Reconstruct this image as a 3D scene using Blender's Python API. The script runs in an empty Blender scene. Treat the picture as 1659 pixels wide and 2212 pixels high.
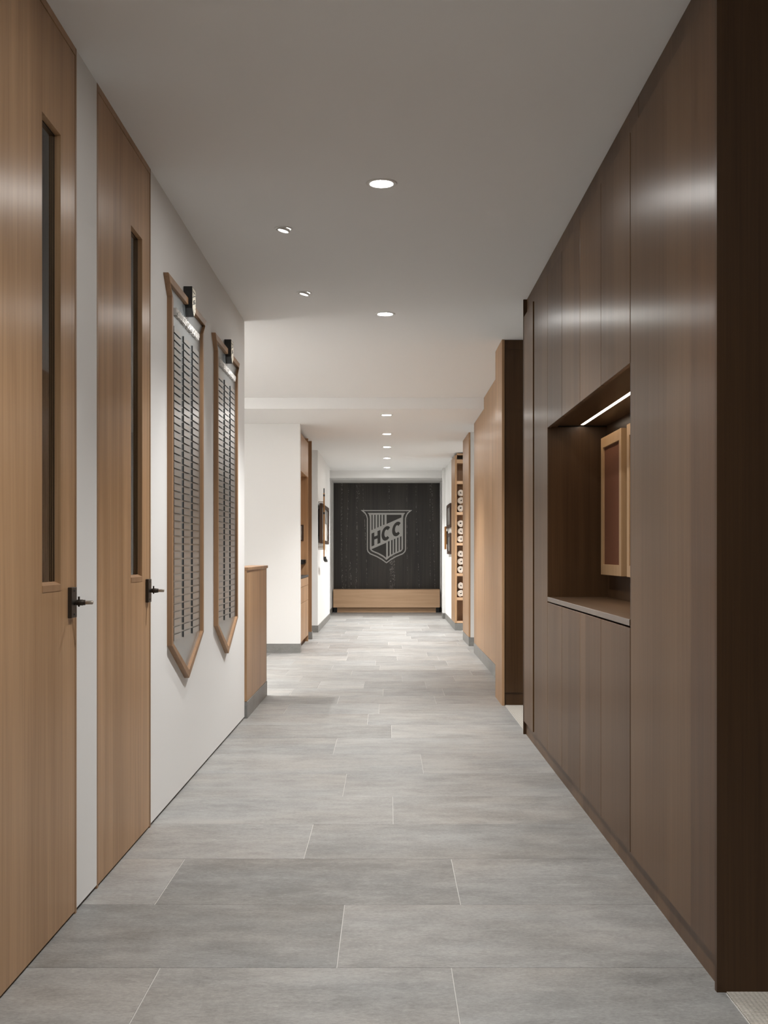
import bpy, bmesh, math, random
from mathutils import Vector, Matrix
random.seed(7)
S = bpy.context.scene
COL = S.collection

# ------------------------------------------------------------------ camera
# metres; +Y runs down the corridor, Z up, camera 1.15 m above the floor
F_PX, W_PX, H_PX = 2500.0, 1659.0, 2212.0
cd = bpy.data.cameras.new('camera')
cam = bpy.data.objects.new('camera', cd); COL.objects.link(cam)
cd.sensor_fit = 'VERTICAL'; cd.sensor_height = 36.0
cd.lens = 36.0 * F_PX / H_PX
cd.shift_x = -8.5 / H_PX; cd.shift_y = 89.0 / H_PX      # view-camera rise keeps verticals straight
cd.clip_start = 0.05; cd.clip_end = 100
cam.location = (0, 0, 1.15); cam.rotation_euler = (math.pi / 2, 0, 0)
S.camera = cam

# ------------------------------------------------------------------ world, exposure
w = bpy.data.worlds.new('world'); S.world = w; w.use_nodes = True
w.node_tree.nodes['Background'].inputs[0].default_value = (0.5, 0.5, 0.5, 1)
w.node_tree.nodes['Background'].inputs[1].default_value = 0.02
S.view_settings.view_transform = 'Standard'; S.view_settings.look = 'None'
S.view_settings.gamma = 1.0; S.view_settings.use_curve_mapping = False
S.view_settings.exposure = 1.60

# light levels (watts) of the lamps, some of them added
P_DOWN_MAIN = 12.8      # wide downlights under the high ceiling
P_DOWN_FAR = 18.0       # downlights under the dropped ceiling
P_SPOT = 20.0           # adjustable spots aimed at the honour boards
P_ROOM = 17.0           # downlights of the side room on the bright opening
P_BACK = 7.0            # unseen downlights added to light the near floor
LAMP_COL = (1.0, 0.995, 0.985)

# ------------------------------------------------------------------ main dimensions
XL, XF, XT, XFILL = -0.998, 0.863, 0.877, 0.889
C1, C2 = 2.763, 2.648
YS = 12.0               # where the ceiling drops

# ================================================================== materials
MATS = {}
def nmat(name):
    m = bpy.data.materials.new(name); m.use_nodes = True
    nt = m.node_tree; b = nt.nodes['Principled BSDF']
    MATS[name] = m
    return m, nt, b
def plain(name, col, rough=0.6, metal=0.0, spec=0.5, bump=0.0, bscale=200.0):
    m, nt, b = nmat(name)
    b.inputs['Base Color'].default_value = (*col, 1); b.inputs['Roughness'].default_value = rough
    b.inputs['Metallic'].default_value = metal; b.inputs['Specular IOR Level'].default_value = spec
    if bump:
        tc = nt.nodes.new('ShaderNodeTexCoord'); no = nt.nodes.new('ShaderNodeTexNoise')
        no.inputs['Scale'].default_value = bscale; no.inputs['Detail'].default_value = 4
        bp = nt.nodes.new('ShaderNodeBump'); bp.inputs['Strength'].default_value = bump; bp.inputs['Distance'].default_value = 0.002
        nt.links.new(tc.outputs['Object'], no.inputs['Vector']); nt.links.new(no.outputs['Fac'], bp.inputs['Height'])
        nt.links.new(bp.outputs['Normal'], b.inputs['Normal'])
    return m
def math_node(nt, op, a, b=None):
    n = nt.nodes.new('ShaderNodeMath'); n.operation = op
    for i, v in enumerate((a, b)):
        if v is None: continue
        if hasattr(v, 'is_output'): nt.links.new(v, n.inputs[i])
        else: n.inputs[i].default_value = v
    return n.outputs[0]
def wood(name, lo, hi, grain='Z', rough=0.38, aniso=0.75, strip=0.16, contrast=1.0, spec=0.5, strip_amt=0.16):
    m, nt, b = nmat(name); L = nt.links.new
    tc = nt.nodes.new('ShaderNodeTexCoord'); oi = nt.nodes.new('ShaderNodeObjectInfo')
    def mapped(across, along):
        mp = nt.nodes.new('ShaderNodeMapping')
        mp.inputs['Scale'].default_value = {'Z': (across, across, along), 'X': (along, across, across), 'Y': (across, along, across)}[grain]
        L(tc.outputs['Object'], mp.inputs['Vector']); return mp.outputs[0]
    n1 = nt.nodes.new('ShaderNodeTexNoise'); n1.inputs['Scale'].default_value = 1; n1.inputs['Detail'].default_value = 5; n1.inputs['Roughness'].default_value = 0.6
    n1.inputs['Distortion'].default_value = 0.6
    L(mapped(16, 0.7), n1.inputs['Vector'])
    n2 = nt.nodes.new('ShaderNodeTexNoise'); n2.inputs['Scale'].default_value = 1; n2.inputs['Detail'].default_value = 3
    L(mapped(220, 2.2), n2.inputs['Vector'])
    # veneer leaves: each strip across the grain has a tone of its own
    sp = nt.nodes.new('ShaderNodeSeparateXYZ'); L(tc.outputs['Object'], sp.inputs[0])
    if grain == 'Z': u = math_node(nt, 'ADD', sp.outputs['X'], sp.outputs['Y'])
    else: u = sp.outputs['Z']
    fl = math_node(nt, 'FLOOR', math_node(nt, 'DIVIDE', u, strip))
    wn = nt.nodes.new('ShaderNodeTexWhiteNoise'); wn.noise_dimensions = '2D'
    cx = nt.nodes.new('ShaderNodeCombineXYZ'); L(fl, cx.inputs[0]); L(oi.outputs['Random'], cx.inputs[1]); L(cx.outputs[0], wn.inputs['Vector'])
    g = math_node(nt, 'ADD', math_node(nt, 'MULTIPLY', n1.outputs['Fac'], 0.62 * contrast), math_node(nt, 'MULTIPLY', n2.outputs['Fac'], 0.38 * contrast))
    g = math_node(nt, 'ADD', g, math_node(nt, 'MULTIPLY', math_node(nt, 'SUBTRACT', wn.outputs['Value'], 0.5), strip_amt))
    g = math_node(nt, 'ADD', g, 0.5 - 0.5 * contrast)
    cr = nt.nodes.new('ShaderNodeValToRGB'); cr.color_ramp.elements[0].position = 0.28; cr.color_ramp.elements[1].position = 0.72
    cr.color_ramp.elements[0].color = (*lo, 1); cr.color_ramp.elements[1].color = (*hi, 1)
    L(g, cr.inputs[0]); L(cr.outputs[0], b.inputs['Base Color'])
    b.inputs['Roughness'].default_value = rough; b.inputs['Specular IOR Level'].default_value = spec
    b.inputs['Anisotropic'].default_value = aniso
    tg = nt.nodes.new('ShaderNodeTangent'); tg.direction_type = 'UV_MAP'; tg.uv_map = 'UVMap'
    L(tg.outputs[0], b.inputs['Tangent'])
    b.inputs['Anisotropic Rotation'].default_value = 0.0 if grain == 'Z' else 0.25
    bp = nt.nodes.new('ShaderNodeBump'); bp.inputs['Strength'].default_value = 0.08; bp.inputs['Distance'].default_value = 0.001
    L(n2.outputs['Fac'], bp.inputs['Height']); L(bp.outputs['Normal'], b.inputs['Normal'])
    return m
OAK = wood('light oak', (0.305, 0.174, 0.086), (0.565, 0.352, 0.198), rough=0.34, spec=0.35)
OAKH = wood('light oak lying grain', (0.48, 0.29, 0.16), (0.68, 0.45, 0.275), grain='X', rough=0.42, strip=0.17)
OAKF = wood('frame oak', (0.23, 0.125, 0.06), (0.40, 0.235, 0.125), rough=0.45, strip=0.9, aniso=0.0)
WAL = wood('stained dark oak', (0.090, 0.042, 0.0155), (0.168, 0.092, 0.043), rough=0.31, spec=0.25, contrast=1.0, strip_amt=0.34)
WALD = wood('darker oak', (0.046, 0.022, 0.0085), (0.090, 0.046, 0.020), rough=0.36, contrast=0.9, strip_amt=0.2, spec=0.3)  # darker version of the cabinet oak for end panels, niche lining, block front
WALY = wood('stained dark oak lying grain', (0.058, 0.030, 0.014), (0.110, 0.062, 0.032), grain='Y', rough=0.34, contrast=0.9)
MAPLE = wood('pale maple', (0.34, 0.20, 0.095), (0.47, 0.305, 0.165), rough=0.45, strip=1.0, aniso=0.0)
WHITE = plain('white wall paint', (0.82, 0.815, 0.80), 0.7, spec=0.3, bump=0.03, bscale=350)
CEIL = plain('ceiling paint', (0.84, 0.835, 0.825), 0.85, spec=0.2)
GAP = plain('dark gap', (0.012, 0.010, 0.009), 0.8)
STEEL = plain('brushed grey metal', (0.235, 0.252, 0.256), 0.24, metal=0.5)
PLATE_EDGE = plain('black plate edge', (0.012, 0.012, 0.012), 0.6)
BLACK = plain('black powder coat', (0.018, 0.019, 0.020), 0.45)
BRONZE = plain('dark bronze', (0.055, 0.045, 0.036), 0.42, metal=0.7)
NICKEL = plain('worn nickel', (0.42, 0.38, 0.33), 0.35, metal=0.9)
LETTER = plain('white raised letters', (0.80, 0.77, 0.73), 0.5)
TRIM = plain('white lamp trim', (0.75, 0.74, 0.72), 0.45)
CREAM = plain('cream enamel', (0.66, 0.60, 0.48), 0.4)
SILVER = plain('silver crest paint', (0.50, 0.495, 0.475), 0.5, metal=0.1)
INK = plain('dark crest inlay', (0.030, 0.027, 0.024), 0.45)
TOWEL = plain('white terry towel', (0.82, 0.74, 0.66), 0.95, spec=0.1, bump=0.6, bscale=160)
CORK = plain('brown cork', (0.13, 0.052, 0.028), 0.9, spec=0.1, bump=0.5, bscale=380)
GREYPAINT = plain('grey niche paint', (0.72, 0.71, 0.69), 0.7, spec=0.3)
STICK = plain('honey varnished wood', (0.36, 0.16, 0.04), 0.35)
DARKWOOD = plain('dark walnut frame', (0.055, 0.028, 0.016), 0.4)
TAPE = plain('black cloth tape', (0.02, 0.018, 0.016), 0.8)
PAPER = plain('pale card', (0.62, 0.60, 0.56), 0.7)
RED_BROWN = plain('red brown frame edge', (0.13, 0.055, 0.03), 0.45)

def stone(name, lo, hi, vary=0.10, rough=0.45, scale=1.0):
    m, nt, b = nmat(name); L = nt.links.new
    tc = nt.nodes.new('ShaderNodeTexCoord'); oi = nt.nodes.new('ShaderNodeObjectInfo')
    off = nt.nodes.new('ShaderNodeVectorMath'); off.operation = 'ADD'
    cx = nt.nodes.new('ShaderNodeCombineXYZ'); L(math_node(nt, 'MULTIPLY', oi.outputs['Random'], 37.0), cx.inputs[2])
    L(tc.outputs['Object'], off.inputs[0]); L(cx.outputs[0], off.inputs[1])
    def nz(sc, det, st=(1, 1, 1), rough_=0.6):
        mp = nt.nodes.new('ShaderNodeMapping'); mp.inputs['Scale'].default_value = st; L(off.outputs[0], mp.inputs['Vector'])
        n = nt.nodes.new('ShaderNodeTexNoise'); n.inputs['Scale'].default_value = sc; n.inputs['Detail'].default_value = det
        n.inputs['Roughness'].default_value = rough_; L(mp.outputs[0], n.inputs['Vector']); return n.outputs['Fac']
    cloud = nz(2.6 * scale, 6, (0.9, 1.3, 1), 0.7)
    drift = nz(9 * scale, 5, (0.6, 1.4, 1), 0.75)
    grit = nz(95 * scale, 3, (0.7, 1.3, 1), 0.8)
    g = math_node(nt, 'ADD', math_node(nt, 'MULTIPLY', cloud, 0.32), math_node(nt, 'MULTIPLY', drift, 0.34))
    g = math_node(nt, 'ADD', g, math_node(nt, 'MULTIPLY', grit, 0.34))
    g = math_node(nt, 'ADD', g, math_node(nt, 'MULTIPLY', math_node(nt, 'SUBTRACT', oi.outputs['Random'], 0.5), vary))
    cr = nt.nodes.new('ShaderNodeValToRGB'); cr.color_ramp.elements[0].position = 0.385; cr.color_ramp.elements[1].position = 0.615
    cr.color_ramp.elements[0].color = (*lo, 1); cr.color_ramp.elements[1].color = (*hi, 1); L(g, cr.inputs[0])
    hue = nz(1.4 * scale, 4, (0.7, 1.6, 1), 0.6)
    tint = nt.nodes.new('ShaderNodeMix'); tint.data_type = 'RGBA'; tint.blend_type = 'MULTIPLY'; tint.inputs['Factor'].default_value = 1.0
    tr = nt.nodes.new('ShaderNodeValToRGB'); tr.color_ramp.elements[0].position = 0.35; tr.color_ramp.elements[1].position = 0.65
    tr.color_ramp.elements[0].color = (0.985, 1.0, 1.005, 1); tr.color_ramp.elements[1].color = (1.03, 0.995, 0.955, 1)
    L(hue, tr.inputs[0]); L(cr.outputs[0], tint.inputs['A']); L(tr.outputs[0], tint.inputs['B'])
    # a few pale fossil flecks
    vo = nt.nodes.new('ShaderNodeTexVoronoi'); vo.inputs['Scale'].default_value = 9
    mp = nt.nodes.new('ShaderNodeMapping'); mp.inputs['Scale'].default_value = (0.6, 2.2, 1); L(off.outputs[0], mp.inputs['Vector']); L(mp.outputs[0], vo.inputs['Vector'])
    fleck = math_node(nt, 'LESS_THAN', vo.outputs['Distance'], 0.035)
    mx = nt.nodes.new('ShaderNodeMix'); mx.data_type = 'RGBA'
    L(math_node(nt, 'MULTIPLY', fleck, 0.35), mx.inputs['Factor']); L(tint.outputs['Result'], mx.inputs['A']); mx.inputs['B'].default_value = (0.62, 0.60, 0.56, 1)
    L(mx.outputs['Result'], b.inputs['Base Color'])
    b.inputs['Roughness'].default_value = rough
    bp = nt.nodes.new('ShaderNodeBump'); bp.inputs['Strength'].default_value = 0.12; bp.inputs['Distance'].default_value = 0.002
    L(g, bp.inputs['Height']); L(bp.outputs['Normal'], b.inputs['Normal'])
    return m
TILE = stone('grey stone tile', (0.150, 0.146, 0.139), (0.322, 0.316, 0.304), vary=0.10, rough=0.46)
BASE = stone('grey stone skirting', (0.17, 0.17, 0.16), (0.25, 0.245, 0.235), vary=0.05, rough=0.5)
GROUT = plain('pale grout', (0.50, 0.485, 0.46), 0.9)

def crest_panel():
    m, nt, b = nmat('black veined panel'); L = nt.links.new
    tc = nt.nodes.new('ShaderNodeTexCoord')
    def nz(s, det, loc=0.0):
        mp = nt.nodes.new('ShaderNodeMapping'); mp.inputs['Scale'].default_value = s; mp.inputs['Location'].default_value = (loc, 0, 0); L(tc.outputs['Object'], mp.inputs['Vector'])
        n = nt.nodes.new('ShaderNodeTexNoise'); n.inputs['Scale'].default_value = 1; n.inputs['Detail'].default_value = det; n.inputs['Roughness'].default_value = 0.65
        L(mp.outputs[0], n.inputs['Vector']); return n.outputs['Fac']
    broad = nz((4, 1, 0.35), 4); fine = nz((45, 1, 0.7), 5, 3.0)
    g = math_node(nt, 'ADD', math_node(nt, 'MULTIPLY', broad, 0.55), math_node(nt, 'MULTIPLY', fine, 0.45))
    cr = nt.nodes.new('ShaderNodeValToRGB'); e = cr.color_ramp.elements
    e[0].position = 0.36; e[0].color = (0.012, 0.011, 0.011, 1); e[1].position = 0.72; e[1].color = (0.072, 0.062, 0.052, 1)
    L(g, cr.inputs[0])
    # dotted pale veins: narrow vertical bands broken up along their height
    band = nz((3.2, 1, 0.08), 2, 11.0); dots = nz((60, 1, 26), 2, 5.0)
    line = math_node(nt, 'LESS_THAN', math_node(nt, 'ABSOLUTE', math_node(nt, 'SUBTRACT', band, 0.5)), 0.009)
    vein = math_node(nt, 'MULTIPLY', line, math_node(nt, 'GREATER_THAN', dots, 0.57))
    mx = nt.nodes.new('ShaderNodeMix'); mx.data_type = 'RGBA'
    L(vein, mx.inputs['Factor']); L(cr.outputs[0], mx.inputs['A']); mx.inputs['B'].default_value = (0.24, 0.23, 0.21, 1)
    L(mx.outputs['Result'], b.inputs['Base Color']); b.inputs['Roughness'].default_value = 0.42
    return m
CREST = crest_panel()
def carpet_mat():
    m, nt, b = nmat('beige woven carpet'); L = nt.links.new
    tc = nt.nodes.new('ShaderNodeTexCoord')
    wv = nt.nodes.new('ShaderNodeTexWave'); wv.bands_direction = 'Y'; wv.inputs['Scale'].default_value = 34; wv.inputs['Distortion'].default_value = 1.2
    wv.inputs['Detail Scale'].default_value = 6
    w2 = nt.nodes.new('ShaderNodeTexWave'); w2.bands_direction = 'X'; w2.inputs['Scale'].default_value = 26; w2.inputs['Distortion'].default_value = 1.0
    L(tc.outputs['Object'], wv.inputs['Vector']); L(tc.outputs['Object'], w2.inputs['Vector'])
    g = math_node(nt, 'MULTIPLY', wv.outputs['Fac'], math_node(nt, 'ADD', math_node(nt, 'MULTIPLY', w2.outputs['Fac'], 0.5), 0.5))
    cr = nt.nodes.new('ShaderNodeValToRGB'); cr.color_ramp.elements[0].color = (0.22, 0.20, 0.17, 1); cr.color_ramp.elements[1].color = (0.62, 0.58, 0.52, 1)
    cr.color_ramp.elements[1].position = 0.6
    L(g, cr.inputs[0]); L(cr.outputs[0], b.inputs['Base Color']); b.inputs['Roughness'].default_value = 0.95; b.inputs['Specular IOR Level'].default_value = 0.1
    bp = nt.nodes.new('ShaderNodeBump'); bp.inputs['Strength'].default_value = 0.6; bp.inputs['Distance'].default_value = 0.004
    L(g, bp.inputs['Height']); L(bp.outputs['Normal'], b.inputs['Normal'])
    return m
CARPET = carpet_mat()
def plate_mat():
    # satin name plates with a faint line of engraved warm print
    m, nt, b = nmat('engraved grey plate'); L = nt.links.new
    tc = nt.nodes.new('ShaderNodeTexCoord'); oi = nt.nodes.new('ShaderNodeObjectInfo')
    sp = nt.nodes.new('ShaderNodeSeparateXYZ'); L(tc.outputs['Object'], sp.inputs[0])
    off = nt.nodes.new('ShaderNodeVectorMath'); off.operation = 'ADD'; cx = nt.nodes.new('ShaderNodeCombineXYZ')
    L(math_node(nt, 'MULTIPLY', oi.outputs['Random'], 91.0), cx.inputs[0]); L(tc.outputs['Object'], off.inputs[0]); L(cx.outputs[0], off.inputs[1])
    no = nt.nodes.new('ShaderNodeTexNoise'); no.inputs['Scale'].default_value = 210; no.inputs['Detail'].default_value = 1; L(off.outputs[0], no.inputs['Vector'])
    row = math_node(nt, 'LESS_THAN', math_node(nt, 'ABSOLUTE', math_node(nt, 'SUBTRACT', sp.outputs['Z'], 0.0135)), 0.006)
    col = math_node(nt, 'LESS_THAN', math_node(nt, 'ABSOLUTE', math_node(nt, 'SUBTRACT', sp.outputs['Y'], 0.09)), math_node(nt, 'ADD', math_node(nt, 'MULTIPLY', oi.outputs['Random'], 0.04), 0.03))
    f = math_node(nt, 'MULTIPLY', math_node(nt, 'MULTIPLY', row, col), math_node(nt, 'GREATER_THAN', no.outputs['Fac'], 0.5))
    mx = nt.nodes.new('ShaderNodeMix'); mx.data_type = 'RGBA'
    L(math_node(nt, 'MULTIPLY', f, 0.55), mx.inputs['Factor']); mx.inputs['A'].default_value = (0.24, 0.252, 0.252, 1); mx.inputs['B'].default_value = (0.50, 0.33, 0.22, 1)
    L(mx.outputs['Result'], b.inputs['Base Color']); b.inputs['Metallic'].default_value = 0.5; b.inputs['Roughness'].default_value = 0.24
    return m
PLATE = plate_mat()
def photo_mat():
    m, nt, b = nmat('old grey photograph print'); L = nt.links.new
    tc = nt.nodes.new('ShaderNodeTexCoord'); n = nt.nodes.new('ShaderNodeTexNoise'); n.inputs['Scale'].default_value = 7; n.inputs['Detail'].default_value = 5
    L(tc.outputs['Object'], n.inputs['Vector'])
    cr = nt.nodes.new('ShaderNodeValToRGB'); cr.color_ramp.elements[0].color = (0.07, 0.065, 0.06, 1); cr.color_ramp.elements[1].color = (0.5, 0.48, 0.45, 1)
    cr.color_ramp.elements[0].position = 0.35; cr.color_ramp.elements[1].position = 0.65
    L(n.outputs['Fac'], cr.inputs[0]); L(cr.outputs[0], b.inputs['Base Color']); b.inputs['Roughness'].default_value = 0.35
    return m
PHOTO = photo_mat()
def glass_mat():
    m = bpy.data.materials.new('door lite glass'); m.use_nodes = True; nt = m.node_tree; nt.nodes.clear(); MATS['glass'] = m
    o = nt.nodes.new('ShaderNodeOutputMaterial'); mix = nt.nodes.new('ShaderNodeMixShader')
    t = nt.nodes.new('ShaderNodeBsdfTransparent'); t.inputs[0].default_value = (0.88, 0.93, 0.92, 1)
    g = nt.nodes.new('ShaderNodeBsdfGlossy'); g.inputs['Roughness'].default_value = 0.03
    fr = nt.nodes.new('ShaderNodeFresnel'); fr.inputs[0].default_value = 1.45
    nt.links.new(fr.outputs[0], mix.inputs[0]); nt.links.new(t.outputs[0], mix.inputs[1]); nt.links.new(g.outputs[0], mix.inputs[2]); nt.links.new(mix.outputs[0], o.inputs[0])
    return m
GLASS = glass_mat()
def emit(name, col, st):
    m = bpy.data.materials.new(name); m.use_nodes = True; nt = m.node_tree; b = nt.nodes['Principled BSDF']
    b.inputs['Base Color'].default_value = (*col, 1); b.inputs['Emission Color'].default_value = (*col, 1); b.inputs['Emission Strength'].default_value = st
    MATS[name] = m; return m
LENS = emit('lit lamp lens', (1.0, 0.98, 0.95), 105.0)
SPOT_LENS = emit('lit spot lens', (1.0, 0.98, 0.95), 2.2)
LED = emit('lit led diffuser', (1.0, 0.87, 0.70), 5.0)

# ================================================================== mesh helpers
def add_box(bm, x0, x1, y0, y1, z0, z1):
    v = [bm.verts.new(p) for p in ((x0,y0,z0),(x1,y0,z0),(x1,y1,z0),(x0,y1,z0),(x0,y0,z1),(x1,y0,z1),(x1,y1,z1),(x0,y1,z1))]
    return [bm.faces.new([v[i] for i in q]) for q in ((3,2,1,0),(4,5,6,7),(0,1,5,4),(1,2,6,5),(2,3,7,6),(3,0,4,7))]
def box(*a):
    bm = bmesh.new()
    for q in (a if isinstance(a[0], (tuple, list)) else (a,)): add_box(bm, *q)
    return bm
def bbox(x0, x1, y0, y1, z0, z1, r=0.002, seg=1):
    bm = box(x0, x1, y0, y1, z0, z1); bmesh.ops.bevel(bm, geom=bm.edges[:], offset=r, segments=seg, affect='EDGES', profile=0.6); return bm
def add_prism(bm, pts, axis, a, b):
    """extrude a closed 2-D outline along axis: 'X' pts=(y,z), 'Y' pts=(x,z), 'Z' pts=(x,y)"""
    def P(p, t): return {'X': (t, p[0], p[1]), 'Y': (p[0], t, p[1]), 'Z': (p[0], p[1], t)}[axis]
    va = [bm.verts.new(P(p, a)) for p in pts]; vb = [bm.verts.new(P(p, b)) for p in pts]; n = len(pts)
    fs = [bm.faces.new(va), bm.faces.new(vb)]
    for i in range(n): fs.append(bm.faces.new((va[i], va[(i+1) % n], vb[(i+1) % n], vb[i])))
    return fs
def prism(pts, axis, a, b):
    bm = bmesh.new(); add_prism(bm, pts, axis, a, b); return bm
def add_ring(bm, outer, inner, axis, a, b):
    """closed band between two outlines of equal count, extruded"""
    def P(p, t): return {'X': (t, p[0], p[1]), 'Y': (p[0], t, p[1]), 'Z': (p[0], p[1], t)}[axis]
    n = len(outer)
    vs = [[bm.verts.new(P(p, t)) for p in o] for o in (outer, inner) for t in (a, b)]
    oa, ob, ia, ib = vs
    for i in range(n):
        j = (i + 1) % n
        bm.faces.new((oa[i], oa[j], ob[j], ob[i])); bm.faces.new((ia[i], ib[i], ib[j], ia[j]))
        bm.faces.new((oa[i], ia[i], ia[j], oa[j])); bm.faces.new((ob[i], ob[j], ib[j], ib[i]))
def add_lathe(bm, prof, M, n=28):
    """revolve (radius, height) profile about local Z, then transform by M; closes on the axis where radius is 0"""
    rings = []
    for r, h in prof:
        if r < 1e-6: rings.append([bm.verts.new(M @ Vector((0, 0, h)))])
        else: rings.append([bm.verts.new(M @ Vector((r*math.cos(2*math.pi*i/n), r*math.sin(2*math.pi*i/n), h))) for i in range(n)])
    for a, b in zip(rings, rings[1:]):
        for i in range(n):
            j = (i+1) % n
            if len(a) == 1 and len(b) == 1: continue
            if len(a) == 1: bm.faces.new((a[0], b[j], b[i]))
            elif len(b) == 1: bm.faces.new((a[i], a[j], b[0]))
            else: bm.faces.new((a[i], a[j], b[j], b[i]))
def lathe(prof, M=Matrix(), n=28):
    bm = bmesh.new(); add_lathe(bm, prof, M, n); return bm
def rod(p, q, r, n=14):
    p, q = Vector(p), Vector(q); d = q - p
    M = Matrix.Translation(p) @ d.to_track_quat('Z', 'Y').to_matrix().to_4x4()
    return lathe(((0, 0), (r*0.9, 0), (r, r*0.15), (r, d.length - r*0.15), (r*0.9, d.length), (0, d.length)), M, n)
def to_mesh(name, bm, mats, smooth=False):
    bmesh.ops.recalc_face_normals(bm, faces=bm.faces[:])
    uv = bm.loops.layers.uv.new('UVMap')
    for f in bm.faces:
        n = f.normal; k = max(range(3), key=lambda i: abs(n[i]))
        for l in f.loops:
            c = l.vert.co
            l[uv].uv = (c.y, c.z) if k == 0 else ((c.x, c.z) if k == 1 else (c.x, c.y))
        f.smooth = smooth
    me = bpy.data.meshes.new(name); bm.to_mesh(me); bm.free()
    for m in (mats if isinstance(mats, (list, tuple)) else [mats]): me.materials.append(m)
    if smooth:
        try: me.set_sharp_from_angle(angle=math.radians(38))
        except Exception: pass
    return me
def link(o, parent=None):
    COL.objects.link(o)
    if parent is not None:
        o.parent = parent
        off = Vector(parent.location) if parent.parent is None else Vector((0, 0, 0))
        o.matrix_parent_inverse = Matrix.Translation(-off)
    return o
def obj(name, bm, mats, parent=None, smooth=False, label=None):
    o = bpy.data.objects.new(name, to_mesh(name, bm, mats, smooth)); link(o, parent)
    if label: o['label'] = label
    return o
def thing(name, label, cat, loc, group=None):
    o = bpy.data.objects.new(name, None); o.empty_display_size = 0.1; o.location = loc; COL.objects.link(o)
    return tag(o, label, cat, group)
def tag(o, label, cat, group=None):
    o['label'] = label; o['category'] = cat
    if group: o['group'] = group
    return o
def struct(name, bm, mats, label=None, parent=None):
    o = obj(name, bm, mats, parent)
    if parent is None: o['kind'] = 'structure'
    if label: o['label'] = label
    return o

# ================================================================== floor: stone tiles on a grout bed, carpet in the bays
floor = struct('floor', box(-5.2, 3.0, -3.0, 23.2, -0.06, -0.0015), GROUT, 'grey stone tile floor running down the corridor')
rows = [-3.0, -2.49, -1.92, -1.35, -0.78, -0.21, 0.36, 0.93, 1.50, 2.07, 2.64, 3.212, 3.788, 4.356, 4.915, 5.476, 6.046, 6.628, 7.197, 7.749, 8.285, 8.835, 9.347, 9.846, 10.38, 10.89, 11.38, 11.88, 12.41]
while rows[-1] < 22.7: rows.append(rows[-1] + 0.52)
JOINTS = {2.64: (-.632, .176), 3.212: (-.142,), 3.788: (-.764, .238), 4.356: (-.317,), 4.915: (.022,), 5.476: (-.215,), 6.046: (.186,), 6.628: (-.315,),
          7.197: (.023,), 7.749: (-.14,), 8.285: (-.75, -.066), 8.835: (-.39, .37), 9.347: (-.80, -.04, .46), 9.846: (-.60, -.21, .33), 10.38: (-.80, .13, .61),
          10.89: (-.97, -.35, .80), 11.38: (-.56, -.08, .48), 11.88: (-1.0, -.13, .62), 12.41: (-.45, .10, .55)}
G = 0.0014
for y0, y1 in zip(rows, rows[1:]):
    xr = 0.884 if y0 < 9.2 else 1.03
    if 13.3 < y0 < 17.2: xr = 1.10
    js = JOINTS.get(round(y0, 3))
    if js is None:
        js = []; x = -1.06 + random.uniform(0.15, 0.8)
        while x < xr - 0.12: js.append(x); x += random.choice((0.55, 0.72, 0.88, 0.9))
    xl = -1.12
    js = [j for j in js if xl + 0.05 < j < xr - 0.05]
    if 8.0 < y0 < 13.3:                       # rows run on into the side room
        pre = []; x = (js[0] if js else xl) - 0.88
        while x > -4.9: pre.append(x); x -= random.choice((0.72, 0.88, 0.9))
        js = pre[::-1] + js; xl = -5.0
    xs = [xl] + js + [xr]
    for a, b in zip(xs, xs[1:]):
        bm = box(a + G, b - G, y0 + G, y1 - G, -0.012, 0.0)
        bmesh.ops.bevel(bm, geom=[e for e in bm.edges if all(v.co.z > -0.001 for v in e.verts)], offset=0.0007, segments=1, affect='EDGES')
        obj('tile', bm, TILE, floor)
for a, nm in (((0.8865, 2.9, -2.9, 9.25, -0.01, 0.002), 'carpet'), ((1.105, 2.9, 13.2, 17.24, -0.01, 0.002), 'carpet')):
    o = obj(nm, box(*a), CARPET); o['kind'] = 'structure'
    o['label'] = 'beige woven carpet in the bay beside the dark cabinets' if a[0] < 1 else 'beige carpet in the bays beyond the oak panelled wall'

# ================================================================== ceiling
struct('ceiling', box(-5.2, 3.0, -3.0, YS, C1, C1 + 0.12), CEIL, 'smooth white ceiling over the front of the corridor')
struct('ceiling.001', box(-5.2, 3.0, YS, 23.2, C2, C2 + 0.24), CEIL, 'dropped white ceiling over the far corridor')
struct('trim_1', box((-1.35, 1.35, 20.95, 23.0, 2.535, C2), (-1.35, 1.35, 20.95, 21.0, 2.515, 2.535)), WHITE, 'white header above the black crest wall')

# ================================================================== outer walls
struct('wall_near', box(-5.2, 3.0, -3.1, -3.0, 0, C1), WHITE, 'wall behind the camera')
struct('wall_outer_left', box(-5.2, -5.1, -3.0, 23.2, 0, C1), WHITE, 'outer wall of the side rooms')
struct('wall_outer_right', box(2.9, 3.0, -3.0, 23.2, 0, C1), WHITE, 'back wall of the bays')
struct('wall_far', box(-5.2, 3.0, 23.1, 23.2, 0, C1), WHITE, 'wall behind the black crest panel')

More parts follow.
